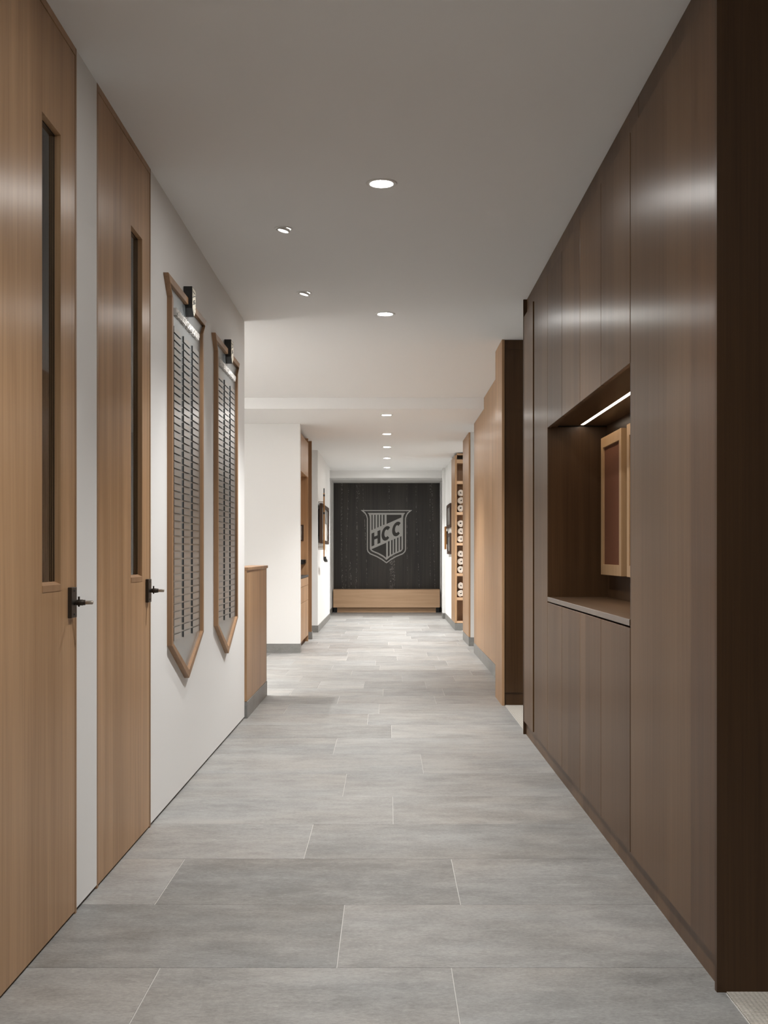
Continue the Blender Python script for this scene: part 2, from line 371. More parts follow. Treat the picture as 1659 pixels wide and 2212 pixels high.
# left corridor wall, with openings for the two doors
D1 = (2.81, 3.707); D2 = (3.967, 4.864); YE = 8.048; WT = 0.12; ZB = 0.013
struct('wall_left', box((XL - WT, XL, -3.0, D1[0], ZB, C1), (XL - WT, XL, D1[1], D2[0], ZB, C1), (XL - WT, XL, D2[1], YE, ZB, C1)), WHITE, 'white wall carrying the two oak doors and honour boards')
struct('baseboard_left', box((XL - WT, XL - 0.012, -3.0, D1[0], 0, ZB), (XL - WT, XL - 0.012, D1[1], D2[0], 0, ZB), (XL - WT, XL - 0.012, D2[1], YE - 0.012, 0, ZB)), GAP, 'black shadow gap under the white wall')
struct('wall_side_room', box(-5.1, XL - WT, YE - 0.12, YE, 0, C1), WHITE, 'wall between the rooms behind the doors and the bright side room')
# frontal white wall closing the side room
Y2 = 13.372
struct('wall_left.001', box((-5.1, -1.016, Y2, Y2 + 0.12, 0.105, C2), (-1.42, -1.30, Y2 + 0.12, 15.1, 0, C2), (-5.1, -1.06, 15.475, 15.55, 0, C2)), WHITE, 'bright white wall end facing down the corridor')
struct('baseboard_left.001', box(-5.1, -1.012, Y2 - 0.006, Y2 + 0.12, 0, 0.105), BASE, 'grey stone skirting along the bright white wall end')
Y3 = 16.813
struct('wall_left.002', box(-1.5, -1.019, Y3, 20.3, 0.10, C2), WHITE, 'white wall carrying the framed picture and hockey stick')
struct('baseboard_left.002', box(-1.5, -1.012, Y3 - 0.006, 20.3, 0, 0.10), BASE, 'grey stone skirting below the framed picture')
struct('wall_left.003', box((-1.5, -1.040, 20.3, 20.62, 0.10, C2), (-1.5, -1.080, 20.62, 23.1, 0.10, C2)), WHITE, 'white pier beside the black crest wall')
struct('baseboard_left.003', box((-1.5, -1.034, 20.294, 20.626, 0, 0.10), (-1.5, -1.074, 20.626, 22.4, 0, 0.10)), BASE, 'stone skirting of the pier beside the crest wall')

# low wall of the side room with oak panel face and cap
t = thing('low_partition', 'chest-high oak clad partition with oak cap where the white wall ends', 'partition', (-1.04, 8.7, 0))
obj('panel', box(-1.10, -0.982, YE + 0.003, 9.365, 0.118, 1.030), OAK, t)
obj('cap', bbox(-1.115, -0.972, YE + 0.003, 9.378, 1.030, 1.052, 0.002), OAKF, t)
obj('plinth', box(-1.10, -0.978, YE + 0.003, 9.368, 0, 0.115), BASE, t, label='grey stone plinth')

# ================================================================== oak doors
def door(n, y0, y1, lite, label):
    d = thing('door_%d' % n, label, 'door', (XL - 0.03, (y0 + y1) / 2, 0)); d['kind'] = 'structure'; del d['category']
    J = 0.016; zt = 2.735; lx0, lx1 = XL - 0.045, XL
    a, b = y0 + J + 0.003, y1 - J - 0.003; l0, l1 = lite; q0, q1 = 1.052, 2.425
    for ya, yb in ((y0, y0 + J), (y1 - J, y1)): obj('jamb', box(XL - 0.12, XL + 0.001, ya, yb, 0, C1), OAKF, d)
    obj('head', box(XL - 0.12, XL + 0.001, y0 + J, y1 - J, zt + 0.004, C1), OAK, d)
    obj('leaf', box((lx0, lx1, a, l0, 0.009, zt), (lx0, lx1, l1, b, 0.009, zt), (lx0, lx1, l0, l1, 0.009, q0), (lx0, lx1, l0, l1, q1, zt)), OAK, d)
    gx = XL - 0.021
    bm = bmesh.new(); e = 0.004
    for ys in ((l0, l0 + e), (l1 - e, l1)): add_box(bm, gx - 0.0025, gx + 0.0025, ys[0], ys[1], q0, q1)
    for zs in ((q0, q0 + e), (q1 - e, q1)): add_box(bm, gx - 0.0025, gx + 0.0025, l0 + e, l1 - e, zs[0], zs[1])
    obj('glazing_gasket', bm, GAP, d)
    obj('glass_pane', box(gx - 0.003, gx + 0.003, l0 + e, l1 - e, q0 + e, q1 - e), GLASS, d)
    # sloping oak sill of the lite
    obj('lite_sill', prism(((l0, 0), (l1, 0)) and [(XL - 0.018, q0 + 0.012), (XL + 0.0015, q0 + 0.003), (XL + 0.0015, q0 - 0.016), (XL - 0.018, q0 - 0.016)], 'Y', l0 + 0.0005, l1 - 0.0005), OAKF, d)
    hy, hz = y1 - 0.070, 0.995
    pl = obj('handle_plate', bbox(XL, XL + 0.0125, hy - 0.030, hy + 0.030, hz - 0.048, hz + 0.048, 0.0012), BRONZE, d, label='dark bronze handle plate')
    for s in (-1, 1): obj('screw', rod((XL + 0.012, hy, hz + s * 0.037), (XL + 0.0142, hy, hz + s * 0.037), 0.0035, 10), BLACK, pl)
    R = Matrix.Translation((XL + 0.0125, hy, hz)) @ Matrix.Rotation(math.pi / 2, 4, 'Y')
    obj('neck', lathe(((0, 0), (.0085, 0), (.0085, .0048), (.0065, .004), (.0065, .006), (.0090, .007), (.0090, .010), (.0065, .011), (0, .011)), R, 20), BRONZE, pl, True)
    obj('barrel', lathe(((0, .010), (.0085, .010), (.0095, .012), (.0095, .027), (.0085, .0285), (.0085, .034), (.006, .0355), (0, .0355)), R, 20), BRONZE, pl, True)
    obj('grip', lathe(((0, .035), (.0055, .035), (.0062, .038), (.0062, .056), (.005, .0585), (0, .0585)), R, 20), NICKEL, pl, True, label='worn metal grip end')
    obj('thumb_turn', rod((XL + 0.028, hy - 0.004, hz - 0.013), (XL + 0.028, hy - 0.004, hz + 0.019), 0.0032, 10), BRONZE, pl, True)
    return d
door(1, D1[0], D1[1], (3.340, 3.529), 'tall flush oak door with narrow glass lite, beside the camera')
door(2, D2[0], D2[1], (4.495, 4.699), 'tall flush oak door with narrow glass lite, next to the honour boards')

# ================================================================== honour boards
def shield_outline(c, g=0.0):
    """half-width 0.45, horned top corners, pointed foot; g insets the outline"""
    h = 0.45 - g
    return [(c - 0.538 + 1.15*g, 2.397 - g), (c + 0.538 - 1.15*g, 2.397 - g), (c + h, 2.312 - 0.25*g), (c + h, 0.733 + 0.25*g), (c + 0.012, 0.538 + 1.2*g), (c - 0.012, 0.538 + 1.2*g), (c - h, 0.733 + 0.25*g), (c - h, 2.312 - 0.25*g)]
def text_mesh(txt, height, width, depth, mat, name, parent, place, weight=0.0):
    cu = bpy.data.curves.new(name, 'FONT'); cu.body = txt; cu.size = 1.0; cu.extrude = 0.0; cu.offset = weight; cu.resolution_u = 3
    to = bpy.data.objects.new(name, cu); COL.objects.link(to)
    dg = bpy.context.evaluated_depsgraph_get(); dg.update()
    me = bpy.data.meshes.new_from_object(to.evaluated_get(dg)); COL.objects.unlink(to); bpy.data.objects.remove(to)
    bm = bmesh.new(); bm.from_mesh(me); bpy.data.meshes.remove(me)
    bmesh.ops.remove_doubles(bm, verts=bm.verts[:], dist=1e-5)
    xs = [v.co.x for v in bm.verts]; ys = [v.co.y for v in bm.verts]; x0, y0 = min(xs), min(ys); sx = width / (max(xs) - x0); sy = height / (max(ys) - y0)
    r = bmesh.ops.extrude_face_region(bm, geom=bm.faces[:]); top = {v for v in r['geom'] if isinstance(v, bmesh.types.BMVert)}
    for v in bm.verts: v.co = place((v.co.x - x0) * sx, (v.co.y - y0) * sy, depth if v in top else 0.0)
    return obj(name, bm, mat, parent)
plate_me = None
def honour_board(c, words, label):
    global plate_me
    t = thing('honour_board', label, 'honour board', (XL, c, 0.538), 'shield shaped honour boards')
    fo, fi = XL, XL + 0.024; px = XL + 0.009
    obj('backing', prism(shield_outline(c, 0.012), 'X', XL + 0.001, px), STEEL, t, label='brushed grey metal backing')
    # frame of separate mitred oak rails
    o, i = shield_outline(c), shield_outline(c, 0.034); n = len(o)
    for k in range(n):
        if k == 4: continue
        j = (k + 1) % n
        quad = [o[k], o[j], i[j], i[k]]
        if k == 3: quad = [o[3], ((o[4][0]+o[5][0])/2, o[4][1]), ((i[4][0]+i[5][0])/2, i[4][1]), i[3]]
        if k == 5: quad = [((o[4][0]+o[5][0])/2, o[4][1]), o[6], i[6], ((i[4][0]+i[5][0])/2, i[4][1])]
        bm = prism(quad, 'X', fo, fi)
        bmesh.ops.bevel(bm, geom=[e for e in bm.edges if all(v.co.x > fi - 1e-4 for v in e.verts)], offset=0.0015, segments=1, affect='EDGES')
        obj('frame_rail', bm, OAKF, t)
    # badge on the top rail
    by = c + 0.02; bw, bt, bb = 0.052, 2.452, 2.312
    badge = [(by - bw, bt), (by + bw, bt), (by + bw - 0.004, bt - 0.02), (by + bw - 0.004, bb + 0.035), (by, bb), (by - bw + 0.004, bb + 0.035), (by - bw + 0.004, bt - 0.02)]
    bo = obj('badge', prism(badge, 'X', XL + 0.002, XL + 0.043), BLACK, t, label='black shield badge with cream crest face')
    def inset(pts, g): return [(by + (p[0] - by) * (1 - g / bw), (bt + bb)/2 + (p[1] - (bt + bb)/2) * (1 - g / 0.07)) for p in pts]
    fx = XL + 0.043
    obj('crest_face', prism(inset(badge, 0.004), 'X', fx, fx + 0.0012), CREAM, bo)
    ink = bmesh.new(); x1, x2 = fx + 0.0012, fx + 0.0018
    for a0, b0, a1, b1, wd in ((-.034, .040, .034, .040, .0048), (-.040, .010, .040, .034, .0048), (-.040, -.026, .040, -.002, .0048), (-.012, .042, -.012, .022, .0048), (-.024, .042, -.024, .018, .0048), (.012, -.014, .012, -.044, .0048), (.024, -.010, .024, -.036, .0048), (-.034, -.030, 0, -.060, .0048), (0, -.060, .034, -.030, .0048)):
        mz = (bt + bb)/2 + 0.008
        add_prism(ink, [(by + a0, mz + b0 - wd/2), (by + a1, mz + b1 - wd/2), (by + a1, mz + b1 + wd/2), (by + a0, mz + b0 + wd/2)], 'X', x1, x2)
    obj('crest_lines', ink, BLACK, bo)
    text_mesh('HCC', 0.016, 0.050, 0.0008, BLACK, 'crest_letters', bo, lambda a, b, d: Vector((x1 + d, by - 0.025 + a, (bt + bb)/2 - 0.003 + b + 0.30 * (a - 0.025))), 0.05)
    wid = 0.655 if len(words) < 24 else 0.72
    text_mesh(words, 0.036, wid, 0.012, LETTER, 'lettering', t, lambda a, b, d: Vector((px + d, c - wid/2 + a, 2.250 + b)), 0.025)
    # rows of name plates
    if plate_me is None:
        bm = box(0, 0.0055, 0, 0.186, 0, 0.027)
        plate_me = to_mesh('name_plate', bm, [PLATE_EDGE, PLATE])
        for p in plate_me.polygons:
            if p.normal.x > 0.5 or p.normal.z > 0.5: p.material_index = 1
    for k in range(42):
        for q in range(3):
            o = bpy.data.objects.new('name_plate', plate_me); link(o, t)
            o.location = (px, c - 0.352 + 0.2545 * q, 2.196 - 0.027 - 0.0347 * k)
    return t
honour_board(5.676, "MEN'S GOLF CHAMPIONSHIP", 'oak framed shield honour board with grey name plates, beside the oak door')
honour_board(7.078, "MEN'S TENNIS CHAMPIONSHIP", 'oak framed shield honour board with grey name plates, by the end of the white wall')

# ================================================================== dark cabinet wall
ZD0, ZD1 = 0.084, 2.650; DT = 0.019; XB = 1.47; GP = 0.0026
def doors(parent, ys, z0, z1, name='door'):
    for a, b in zip(ys, ys[1:]):
        obj(name, bbox(XF, XF + DT, a + GP, b - GP, z0, z1, 0.0008), WAL, parent)
YN, YF_ = 3.030, 7.372
# near tall cabinet
t = thing('tall_cabinet', 'tall dark oak cabinet whose end panel faces the camera', 'cabinet', (1.15, 3.57, 0))
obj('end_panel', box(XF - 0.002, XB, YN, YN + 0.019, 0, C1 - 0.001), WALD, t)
obj('door', box(XF, XF + DT, YN + 0.0225, 3.5838, ZD0, ZD1), WAL, t)
obj('door', box(XF, XF + DT, 3.5842, 4.117, ZD0, ZD1), WAL, t)
obj('carcass', box(XF + DT + 0.003, XB, YN + 0.019, 4.125, ZD0, ZD1), GAP, t)
obj('toe_kick', box(XT, XT + 0.02, YN + 0.019, 4.125, 0, ZD0 - 0.002), WAL, t)
obj('filler', box(XFILL - 0.006, XB, YN + 0.019, 4.076, ZD1 + 0.002, C1 - 0.001), WAL, t)
# far tall cabinet
t = thing('tall_cabinet.001', 'tall dark oak cabinet with a dark slot, at the carpeted opening', 'cabinet', (1.15, 6.8, 0))
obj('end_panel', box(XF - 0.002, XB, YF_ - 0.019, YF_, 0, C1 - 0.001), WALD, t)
for a, b in ((6.262, 6.828), (6.892, YF_ - 0.021)): obj('door', bbox(XF, XF + DT, a + GP, b - GP, ZD0, ZD1, 0.0008), WAL, t)
obj('carcass', box(XF + DT + 0.003, XB, 6.262, YF_ - 0.019, ZD0, ZD1), GAP, t)
obj('toe_kick', box(XT, XT + 0.02, 6.262, YF_ - 0.019, 0, ZD0 - 0.002), WAL, t)
obj('filler', box(XFILL - 0.006, XB, 6.262, YF_ - 0.019, ZD1 + 0.002, C1 - 0.001), WAL, t)
# upper cabinet over the niche
NY0, NY1, NZ0, NZ1, NX = 4.125, 6.262, 0.914, 1.829, 1.185
sy = [NY0, 4.690, 5.199, 5.745, NY1]
t = thing('wall_cabinet', 'dark oak overhead cabinet above the lit niche', 'cabinet', (1.1, 5.2, NZ1))
doors(t, sy, NZ1, ZD1)
obj('carcass', box(XF + DT + 0.003, XB, NY0, NY1, NZ1 + 0.026, ZD1), GAP, t)
obj('filler', box(XFILL - 0.006, XB, 4.080, NY1, ZD1 + 0.002, C1 - 0.001), WAL, t)
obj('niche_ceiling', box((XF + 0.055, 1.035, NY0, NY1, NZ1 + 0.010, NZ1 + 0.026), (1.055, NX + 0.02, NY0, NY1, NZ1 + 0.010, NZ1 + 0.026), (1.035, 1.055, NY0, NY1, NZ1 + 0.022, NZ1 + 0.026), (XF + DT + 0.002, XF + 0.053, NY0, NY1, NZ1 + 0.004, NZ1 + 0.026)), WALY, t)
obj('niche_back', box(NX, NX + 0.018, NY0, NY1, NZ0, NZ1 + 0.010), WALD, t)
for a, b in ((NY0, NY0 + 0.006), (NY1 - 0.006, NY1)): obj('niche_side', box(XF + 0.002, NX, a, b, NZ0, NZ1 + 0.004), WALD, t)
ls = obj('led_strip', box(1.038, 1.052, NY0 + 0.008, NY1 - 0.04, NZ1 + 0.011, NZ1 + 0.021), LED, t, label='glowing linear led strip')
la = bpy.data.lights.new('strip_lamp', 'AREA'); la.shape = 'RECTANGLE'; la.size = 0.016; la.size_y = 2.0; la.energy = 0.32; la.color = (1.0, 0.80, 0.58); la.spread = math.radians(150)
lo = bpy.data.objects.new('strip_lamp', la); lo.location = (1.045, (NY0 + NY1)/2 - 0.02, NZ1 + 0.008); link(lo, t)
# base cabinet and worktop
t = thing('base_cabinet', 'low dark oak cabinet under the niche worktop', 'cabinet', (1.15, 5.2, 0))
doors(t, sy, ZD0, 0.883)
obj('carcass', box(XF + DT + 0.003, XB, NY0, NY1, ZD0, 0.888), GAP, t)
obj('toe_kick', box(XT, XT + 0.02, NY0, NY1, 0, ZD0 - 0.002), WAL, t)
tag(obj('countertop', bbox(XF - 0.001, NX - 0.001, NY0 + 0.007, NY1 - 0.007, 0.890, 0.914, 0.0015), WALY), 'thin dark oak worktop at the bottom of the lit niche', 'countertop')
# pinboards in the niche
def pinboard(y0, y1, label):
    t = thing('pinboard', label, 'pinboard', (1.16, (y0 + y1)/2, 1.037), 'framed cork pinboards in the niche')
    x0, x1, z0, z1, fw = 1.130, NX, 1.037, 1.758, 0.052
    for q in ((y0, y0 + fw, z0, z1), (y1 - fw, y1, z0, z1)): obj('frame_stile', bbox(x0, x1, *q, 0.0012), MAPLE, t)
    for q in ((y0 + fw, y1 - fw, z0, z0 + fw*1.05), (y0 + fw, y1 - fw, z1 - fw*1.05, z1)): obj('frame_rail', bbox(x0, x1, *q, 0.0012), MAPLE, t)
    obj('cork_panel', box(x0 + 0.010, x0 + 0.02, y0 + fw, y1 - fw, z0 + fw, z1 - fw), CORK, t, label='brown cork panel')
pinboard(5.610, 6.141, 'maple framed cork pinboard fully visible in the lit niche')
pinboard(4.945, 5.476, 'maple framed cork pinboard mostly hidden behind the tall cabinet edge')

# ================================================================== second cabinet block beyond the carpeted opening
t = thing('locker_cabinet', 'dark cabinet block with light oak side panel beyond the carpeted opening', 'cabinet', (1.6, 9.0, 0))
obj('side_panel', box(0.860, 0.880, 8.735, 9.262, 0, C1 - 0.001), OAK, t, label='light oak side panel')
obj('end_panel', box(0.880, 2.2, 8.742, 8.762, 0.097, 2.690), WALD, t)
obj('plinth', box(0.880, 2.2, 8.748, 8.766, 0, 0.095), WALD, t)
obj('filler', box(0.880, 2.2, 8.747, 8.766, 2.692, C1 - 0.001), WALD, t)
obj('carcass', box(0.880, 2.2, 8.766, 9.255, 0.0, C1 - 0.001), GAP, t)

# ================================================================== right wall, oak clad
struct('wall_right', box(1.018, 1.15, 9.262, Y2, 0, C1), WHITE, 'wall behind the light oak panelling')
wp = struct('trim_2', box(1.012, 1.018, 9.262, Y2, 0.11, C1 - 0.001), GAP, 'light oak wall panelling along the corridor')
ys = [9.264, 10.18, 11.09, 12.0, Y2]
for a, b in zip(ys, ys[1:]): obj('panel', box(0.995, 1.014, a + 0.0012, b - 0.0012, 0.118, C1 - 0.002 if b < 12.1 else C2 - 0.002), OAK, wp)
struct('baseboard_right', box(0.992, 1.018, 9.262, Y2 + 0.006, 0, 0.116), BASE, 'grey stone skirting below the oak panelling')
# stub wall
struct('wall_right.001', box(1.022, 2.9, 14.332, 15.457, 0.10, C2), GREYPAINT, 'short white wall end between two bays')
wp = struct('trim_3', box(1.018, 1.022, 14.336, 15.455, 0.11, C2), GAP, 'oak cladding on the short wall end')
obj('panel', box(1.000, 1.020, 14.330, 15.457, 0.112, C2 - 0.002), OAK, wp)
struct('baseboard_right.001', box(1.000, 2.9, 14.325, 15.460, 0, 0.108), BASE, 'stone skirting of the short wall end')
# back wall of the first far bay, light grey
struct('wall_right.002', box((1.15, 2.9, Y2 - 0.12, Y2, 0, C2), (1.9, 2.0, Y2, 14.33, 0, C2)), WHITE, 'inner wall of the bay after the panelling')
# wall after the shelf
struct('wall_right.003', box(1.010, 1.7, 18.20, 20.3, 0.10, C2), WHITE, 'white wall carrying the two dark frames')
struct('baseboard_right.003', box(1.003, 1.7, 18.20, 20.3, 0, 0.10), BASE, 'stone skirting below the two dark frames')
struct('wall_right.004', box((0.966, 1.7, 20.3, 20.62, 0.10, C2), (1.036, 1.7, 20.62, 23.1, 0.10, C2)), WHITE, 'white pier on the far side of the crest wall')
struct('baseboard_right.004', box((0.960, 1.7, 20.294, 20.626, 0, 0.10), (1.030, 1.7, 20.626, 22.4, 0, 0.10)), BASE, 'stone skirting of the far pier')

# ================================================================== towel shelf
SX0, SX1, SY0, SY1 = 0.998, 1.62, 17.247, 18.198
t = thing('towel_shelf', 'tall light oak open shelf unit holding rolled white towels', 'shelf unit', (1.3, 17.7, 0))
k = 17.247 / 2500.0
def zz(y): return 1.15 - (y - 1195.0) * k
obj('plinth', box(SX0, SX1, SY0 + 0.004, SY1, 0, zz(1346)), BASE, t)
for a, b in ((SX0, SX0 + 0.030), (SX1 - 0.030, SX1)): obj('side_panel', box(a, b, SY0, SY1, zz(1346) + 0.001, 2.612), OAK, t)
obj('back_panel', box(SX0 + 0.03, SX1 - 0.03, SY1 - 0.5, SY1 - 0.48, zz(1345), 2.60), OAK, t)
shelf_z = [(1342.0, 1345.9), (1290.5, 1296.5), (1238.5, 1244.5), (1172.7, 1178.2), (1106.2, 1112.0), (1039.0, 1045.3), (992.4, 1000.5), (979.5, 983.0)]
for a, b in shelf_z: obj('shelf', box(SX0 + 0.030, SX1 - 0.030, SY0 + 0.001, SY1 - 0.5, zz(b), zz(a)), OAKH, t)
# rolled towels: a coiled band, end toward the corridor
def towel_mesh(turns, seed):
    rnd = random.Random(seed); R, TH = 0.0545, 0.0100
    n = int(turns * 26); pts = []
    pitch = (R - TH - 0.006) / turns
    for s in range(n + 1):
        a = s / n * turns * 2 * math.pi; rr = 0.006 + pitch * (a / (2 * math.pi))
        wob = 1 + 0.035 * math.sin(3 * a + seed) + 0.02 * math.sin(5 * a)
        pts.append((a, rr * wob, rr * wob + min(TH, pitch * 0.86)))
    bm = bmesh.new(); ph = rnd.uniform(0, 6.28); rings = []
    for a, r0, r1 in pts:
        ca, sa = math.cos(a + ph), math.sin(a + ph); e = 0.006
        prof = ((r0, e), ((r0 + r1)/2, 0.0), (r1, e), (r1, 0.36), (r0, 0.36))
        rings.append([bm.verts.new((r * ca, y, r * sa * 0.98)) for r, y in prof])
    for p, q in zip(rings, rings[1:]):
        for i in range(5): bm.faces.new((p[i], p[(i+1) % 5], q[(i+1) % 5], q[i]))
    bm.faces.new(rings[0]); bm.faces.new(rings[-1][::-1])
    return to_mesh('rolled_towel', bm, TOWEL, True)
tm = [towel_mesh(3.6, 1), towel_mesh(4.1, 2), towel_mesh(3.2, 5)]
ordinal = ('bottom', 'middle', 'top')
places = {1112.0: 0}
for (ztop, nm, cnt) in ((1106.2, 'highest filled shelf', 3), (1172.7, 'second filled shelf from above', 3), (1238.5, 'third filled shelf from above', 3), (1290.5, 'lowest filled shelf', 2)):
    for q in range(cnt):
        o = bpy.data.objects.new('rolled_towel', tm[(q + cnt + len(nm)) % 3]); COL.objects.link(o)
        o.location = (SX0 + 0.030 + 0.060 + 0.003 * (q % 2), SY0 + 0.020 + 0.006 * q, zz(ztop) + 0.0585 + 0.1165 * q)
        which = ordinal[q] if cnt == 3 else ('lower', 'upper')[q]
        tag(o, '%s rolled white towel on the %s' % (which, nm), 'towel', 'rolled towels in the oak shelf unit')

# ================================================================== far end: bench, crest wall
PY = 22.85
t = thing('crest_wall_panel', 'black veined wall panel with silver HCC shield crest above the bench', 'wall panel', (-0.025, PY, 0.44))
for a, b in ((-1.072, -0.0382), (-0.0362, 1.022)): obj('slab', box(a, b, PY, PY + 0.03, 0.40, 2.572), CREST, t)
obj('backing', box(-1.08, 1.036, PY + 0.03, PY + 0.06, 0.2, 2.535), GAP, t)
KC = 22.85 / 2500.0 / 6.1444
def cp(x, y): return ((x / 6.1444 + 700.0 - 838.0) * KC * 6.1444, 1.15 - (y / 6.1444 + 1020.0 - 1195.0) * KC * 6.1444)
def mirror(right): return right + [(2*828 - x, y) for x, y in right[::-1] if abs(x - 828) > 0.5]
so = mirror([(1170, 503), (1125, 540), (1099, 574), (1087, 615), (1087, 1030), (1078, 1058), (1048, 1088), (960, 1125), (890, 1165), (828, 1210)])
si = mirror([(1131, 516), (1108, 535), (1086, 570), (1074, 615), (1074, 1028), (1066, 1050), (1040, 1075), (952, 1112), (884, 1150), (828, 1194)])
bm = bmesh.new(); add_ring(bm, [cp(*p) for p in so], [cp(*p) for p in si], 'Y', PY - 0.002, PY)
cr_ = obj('crest_border', bm, SILVER, t, label='silver shield outline')
fld = mirror([(1078, 540), (1060, 562), (1050, 592), (1048, 625), (1048, 1015), (1040, 1034), (1018, 1054), (935, 1090), (872, 1127), (828, 1166)])
cf = obj('crest_field', prism([cp(*p) for p in fld], 'Y', PY - 0.002, PY), SILVER, t, label='silver shield field')
def inlay(name, pts): obj(name, prism([cp(*p) for p in pts], 'Y', PY - 0.0030, PY - 0.0019), INK, cf)
def ltop(x): return 770 - 0.433 * (x - 630)
def lbot(x): return 920 - 0.40 * (x - 850)
for a, b in ((630, 645), (667, 683), (708, 724), (745, 761), (784, 802)): inlay('crest_stripe', [(a, 565), (b, 565), (b, ltop(b)), (a, ltop(a))])
def fbot(x):
    ps = [(828, 1137), (872, 1104), (935, 1070), (1000, 1045), (1040, 1018)]
    for (x0, y0), (x1, y1) in zip(ps, ps[1:]):
        if x0 <= x <= x1: return y0 + (y1 - y0) * (x - x0) / (x1 - x0)
for a, b in ((848, 870), (891, 910), (928, 946), (970, 988), (1008, 1027)): inlay('crest_stripe', [(a, lbot(a)), (b, lbot(b)), (b, fbot(b)), (a, fbot(a))])
inlay('crest_wedge', [(830, 565), (1027, 565), (1027, 600), (830, 688)])
inlay('crest_wedge', [(630, 1022), (825, 937), (825, 1136), (784, 1104), (721, 1070), (660, 1046), (634, 1030)])
SH = -0.41
def sheared(cx0, pts): return [(x, y + SH * (x - cx0)) for x, y in pts]
inlay('crest_letter', sheared(689, [(630, 790), (667, 790), (667, 846), (709, 846), (709, 790), (748, 790), (748, 962), (709, 962), (709, 886), (667, 886), (667, 962), (630, 962)]))
for cx0, cy0 in ((826, 812), (967, 754)):
    arc = [math.radians(a) for a in range(38, 323, 15)]
    out = [(cx0 + 64*math.cos(a), cy0 - 94*math.sin(a)) for a in arc]; inn = [(cx0 + 25*math.cos(a), cy0 - 50*math.sin(a)) for a in arc]
    inlay('crest_letter', sheared(cx0, out + inn[::-1]))
# white casing round the panel
struct('trim_4', box((-1.092, -1.073, 22.55, 23.1, 0.10, 2.535), (1.023, 1.045, 22.55, 23.1, 0.10, 2.535)), WHITE, 'white casing beside the black crest panel')
t = thing('bench', 'long light oak bench under the black crest wall', 'bench', (-0.03, 22.6, 0))
bm = bmesh.new()
obj('front_board', bbox(-1.060, 1.006, 22.40, 22.43, 0.098, 0.432, 0.002), OAKH, t)
obj('seat', bbox(-1.060, 1.006, 22.40, 22.845, 0.432, 0.447, 0.002), OAKH, t)
obj('plinth', box(-0.985, 0.93, 22.47, 22.49, 0.0, 0.097), OAKH, t)
for a, b in ((-1.055, -0.987), (0.932, 1.000)): obj('foot', box(a, b, 22.48, 22.80, 0, 0.097), BLACK, t)

# ================================================================== beverage alcove after the bright wall end
AX = -1.040; AY0, AY1 = Y2 + 0.122, 15.10
struct('trim_5', box((-1.062, -1.018, 15.455, 15.475, 0.10, C2 - 0.001), (-1.42, -1.062, 15.44, 15.474, 0.0, C2 - 0.001)), OAKF, 'oak post closing the beverage alcove')
struct('baseboard_left.004', box(-1.07, -1.012, 15.450, 15.55, 0, 0.10), BASE, 'stone base of the oak post')
t = thing('wall_cabinet.001', 'light oak two-door overhead cabinet of the beverage alcove', 'cabinet', (-1.2, 14.3, 2.136))
for a, b in ((AY0, 14.49), (14.49, AY1)): obj('door', bbox(AX - 0.019, AX, a + 0.0015, b - 0.0015, 2.136, 2.583, 0.001), OAK, t)
obj('carcass', box(-1.29, AX - 0.021, AY0, AY1, 2.148, 2.583), OAK, t)
t = thing('base_cabinet.001', 'light oak drawer cabinet of the beverage alcove', 'cabinet', (-1.2, 14.3, 0))
for a, b in ((AY0, 14.1), (14.1, 14.62), (14.62, AY1)):
    for z0, z1 in ((0.085, 0.545), (0.548, 0.738), (0.741, 0.842)): obj('drawer_front', bbox(AX - 0.019, AX, a + 0.0015, b - 0.0015, z0, z1 - 0.0015, 0.001), OAK, t)
obj('carcass', box(-1.29, AX - 0.021, AY0, AY1, 0.085, 0.842), OAK, t)
obj('toe_kick', box(-1.12, -1.10, AY0, AY1, 0, 0.083), OAKF, t)
tag(obj('countertop', bbox(-1.292, AX + 0.004, AY0, AY1, 0.845, 0.868, 0.002), BLACK), 'dark stone worktop of the beverage alcove', 'countertop')
struct('trim_6', box((-1.30, AX - 0.002, AY1 + 0.002, AY1 + 0.022, 0, C2 - 0.001), (-1.298, -1.292, AY0, AY1, 0.87, 2.14)), OAK, 'oak lining of the beverage alcove')
t = thing('bottle_filler', 'black wall mounted tap above the alcove worktop', 'tap', (-1.1, 15.05, 0.987))
obj('body', bbox(-1.170, -1.088, 15.03, AY1 + 0.001, 1.005, 1.066, 0.004), BLACK, t)
obj('front_plate', bbox(-1.086, -1.066, 15.025, AY1 + 0.001, 1.020, 1.066, 0.003), BRONZE, t)
obj('spout', rod((-1.150, 15.06, 1.006), (-1.150, 15.06, 0.972), 0.012), BLACK, t)
t = thing('wall_notice', 'small dark framed notice on the oak alcove side', 'notice', (-1.13, 15.09, 1.31))
obj('frame', bbox(-1.20, -1.100, 15.085, AY1 + 0.001, 1.310, 1.520, 0.003), DARKWOOD, t)
obj('print', box(-1.19, -1.122, 15.0835, 15.0852, 1.325, 1.505), PHOTO, t)

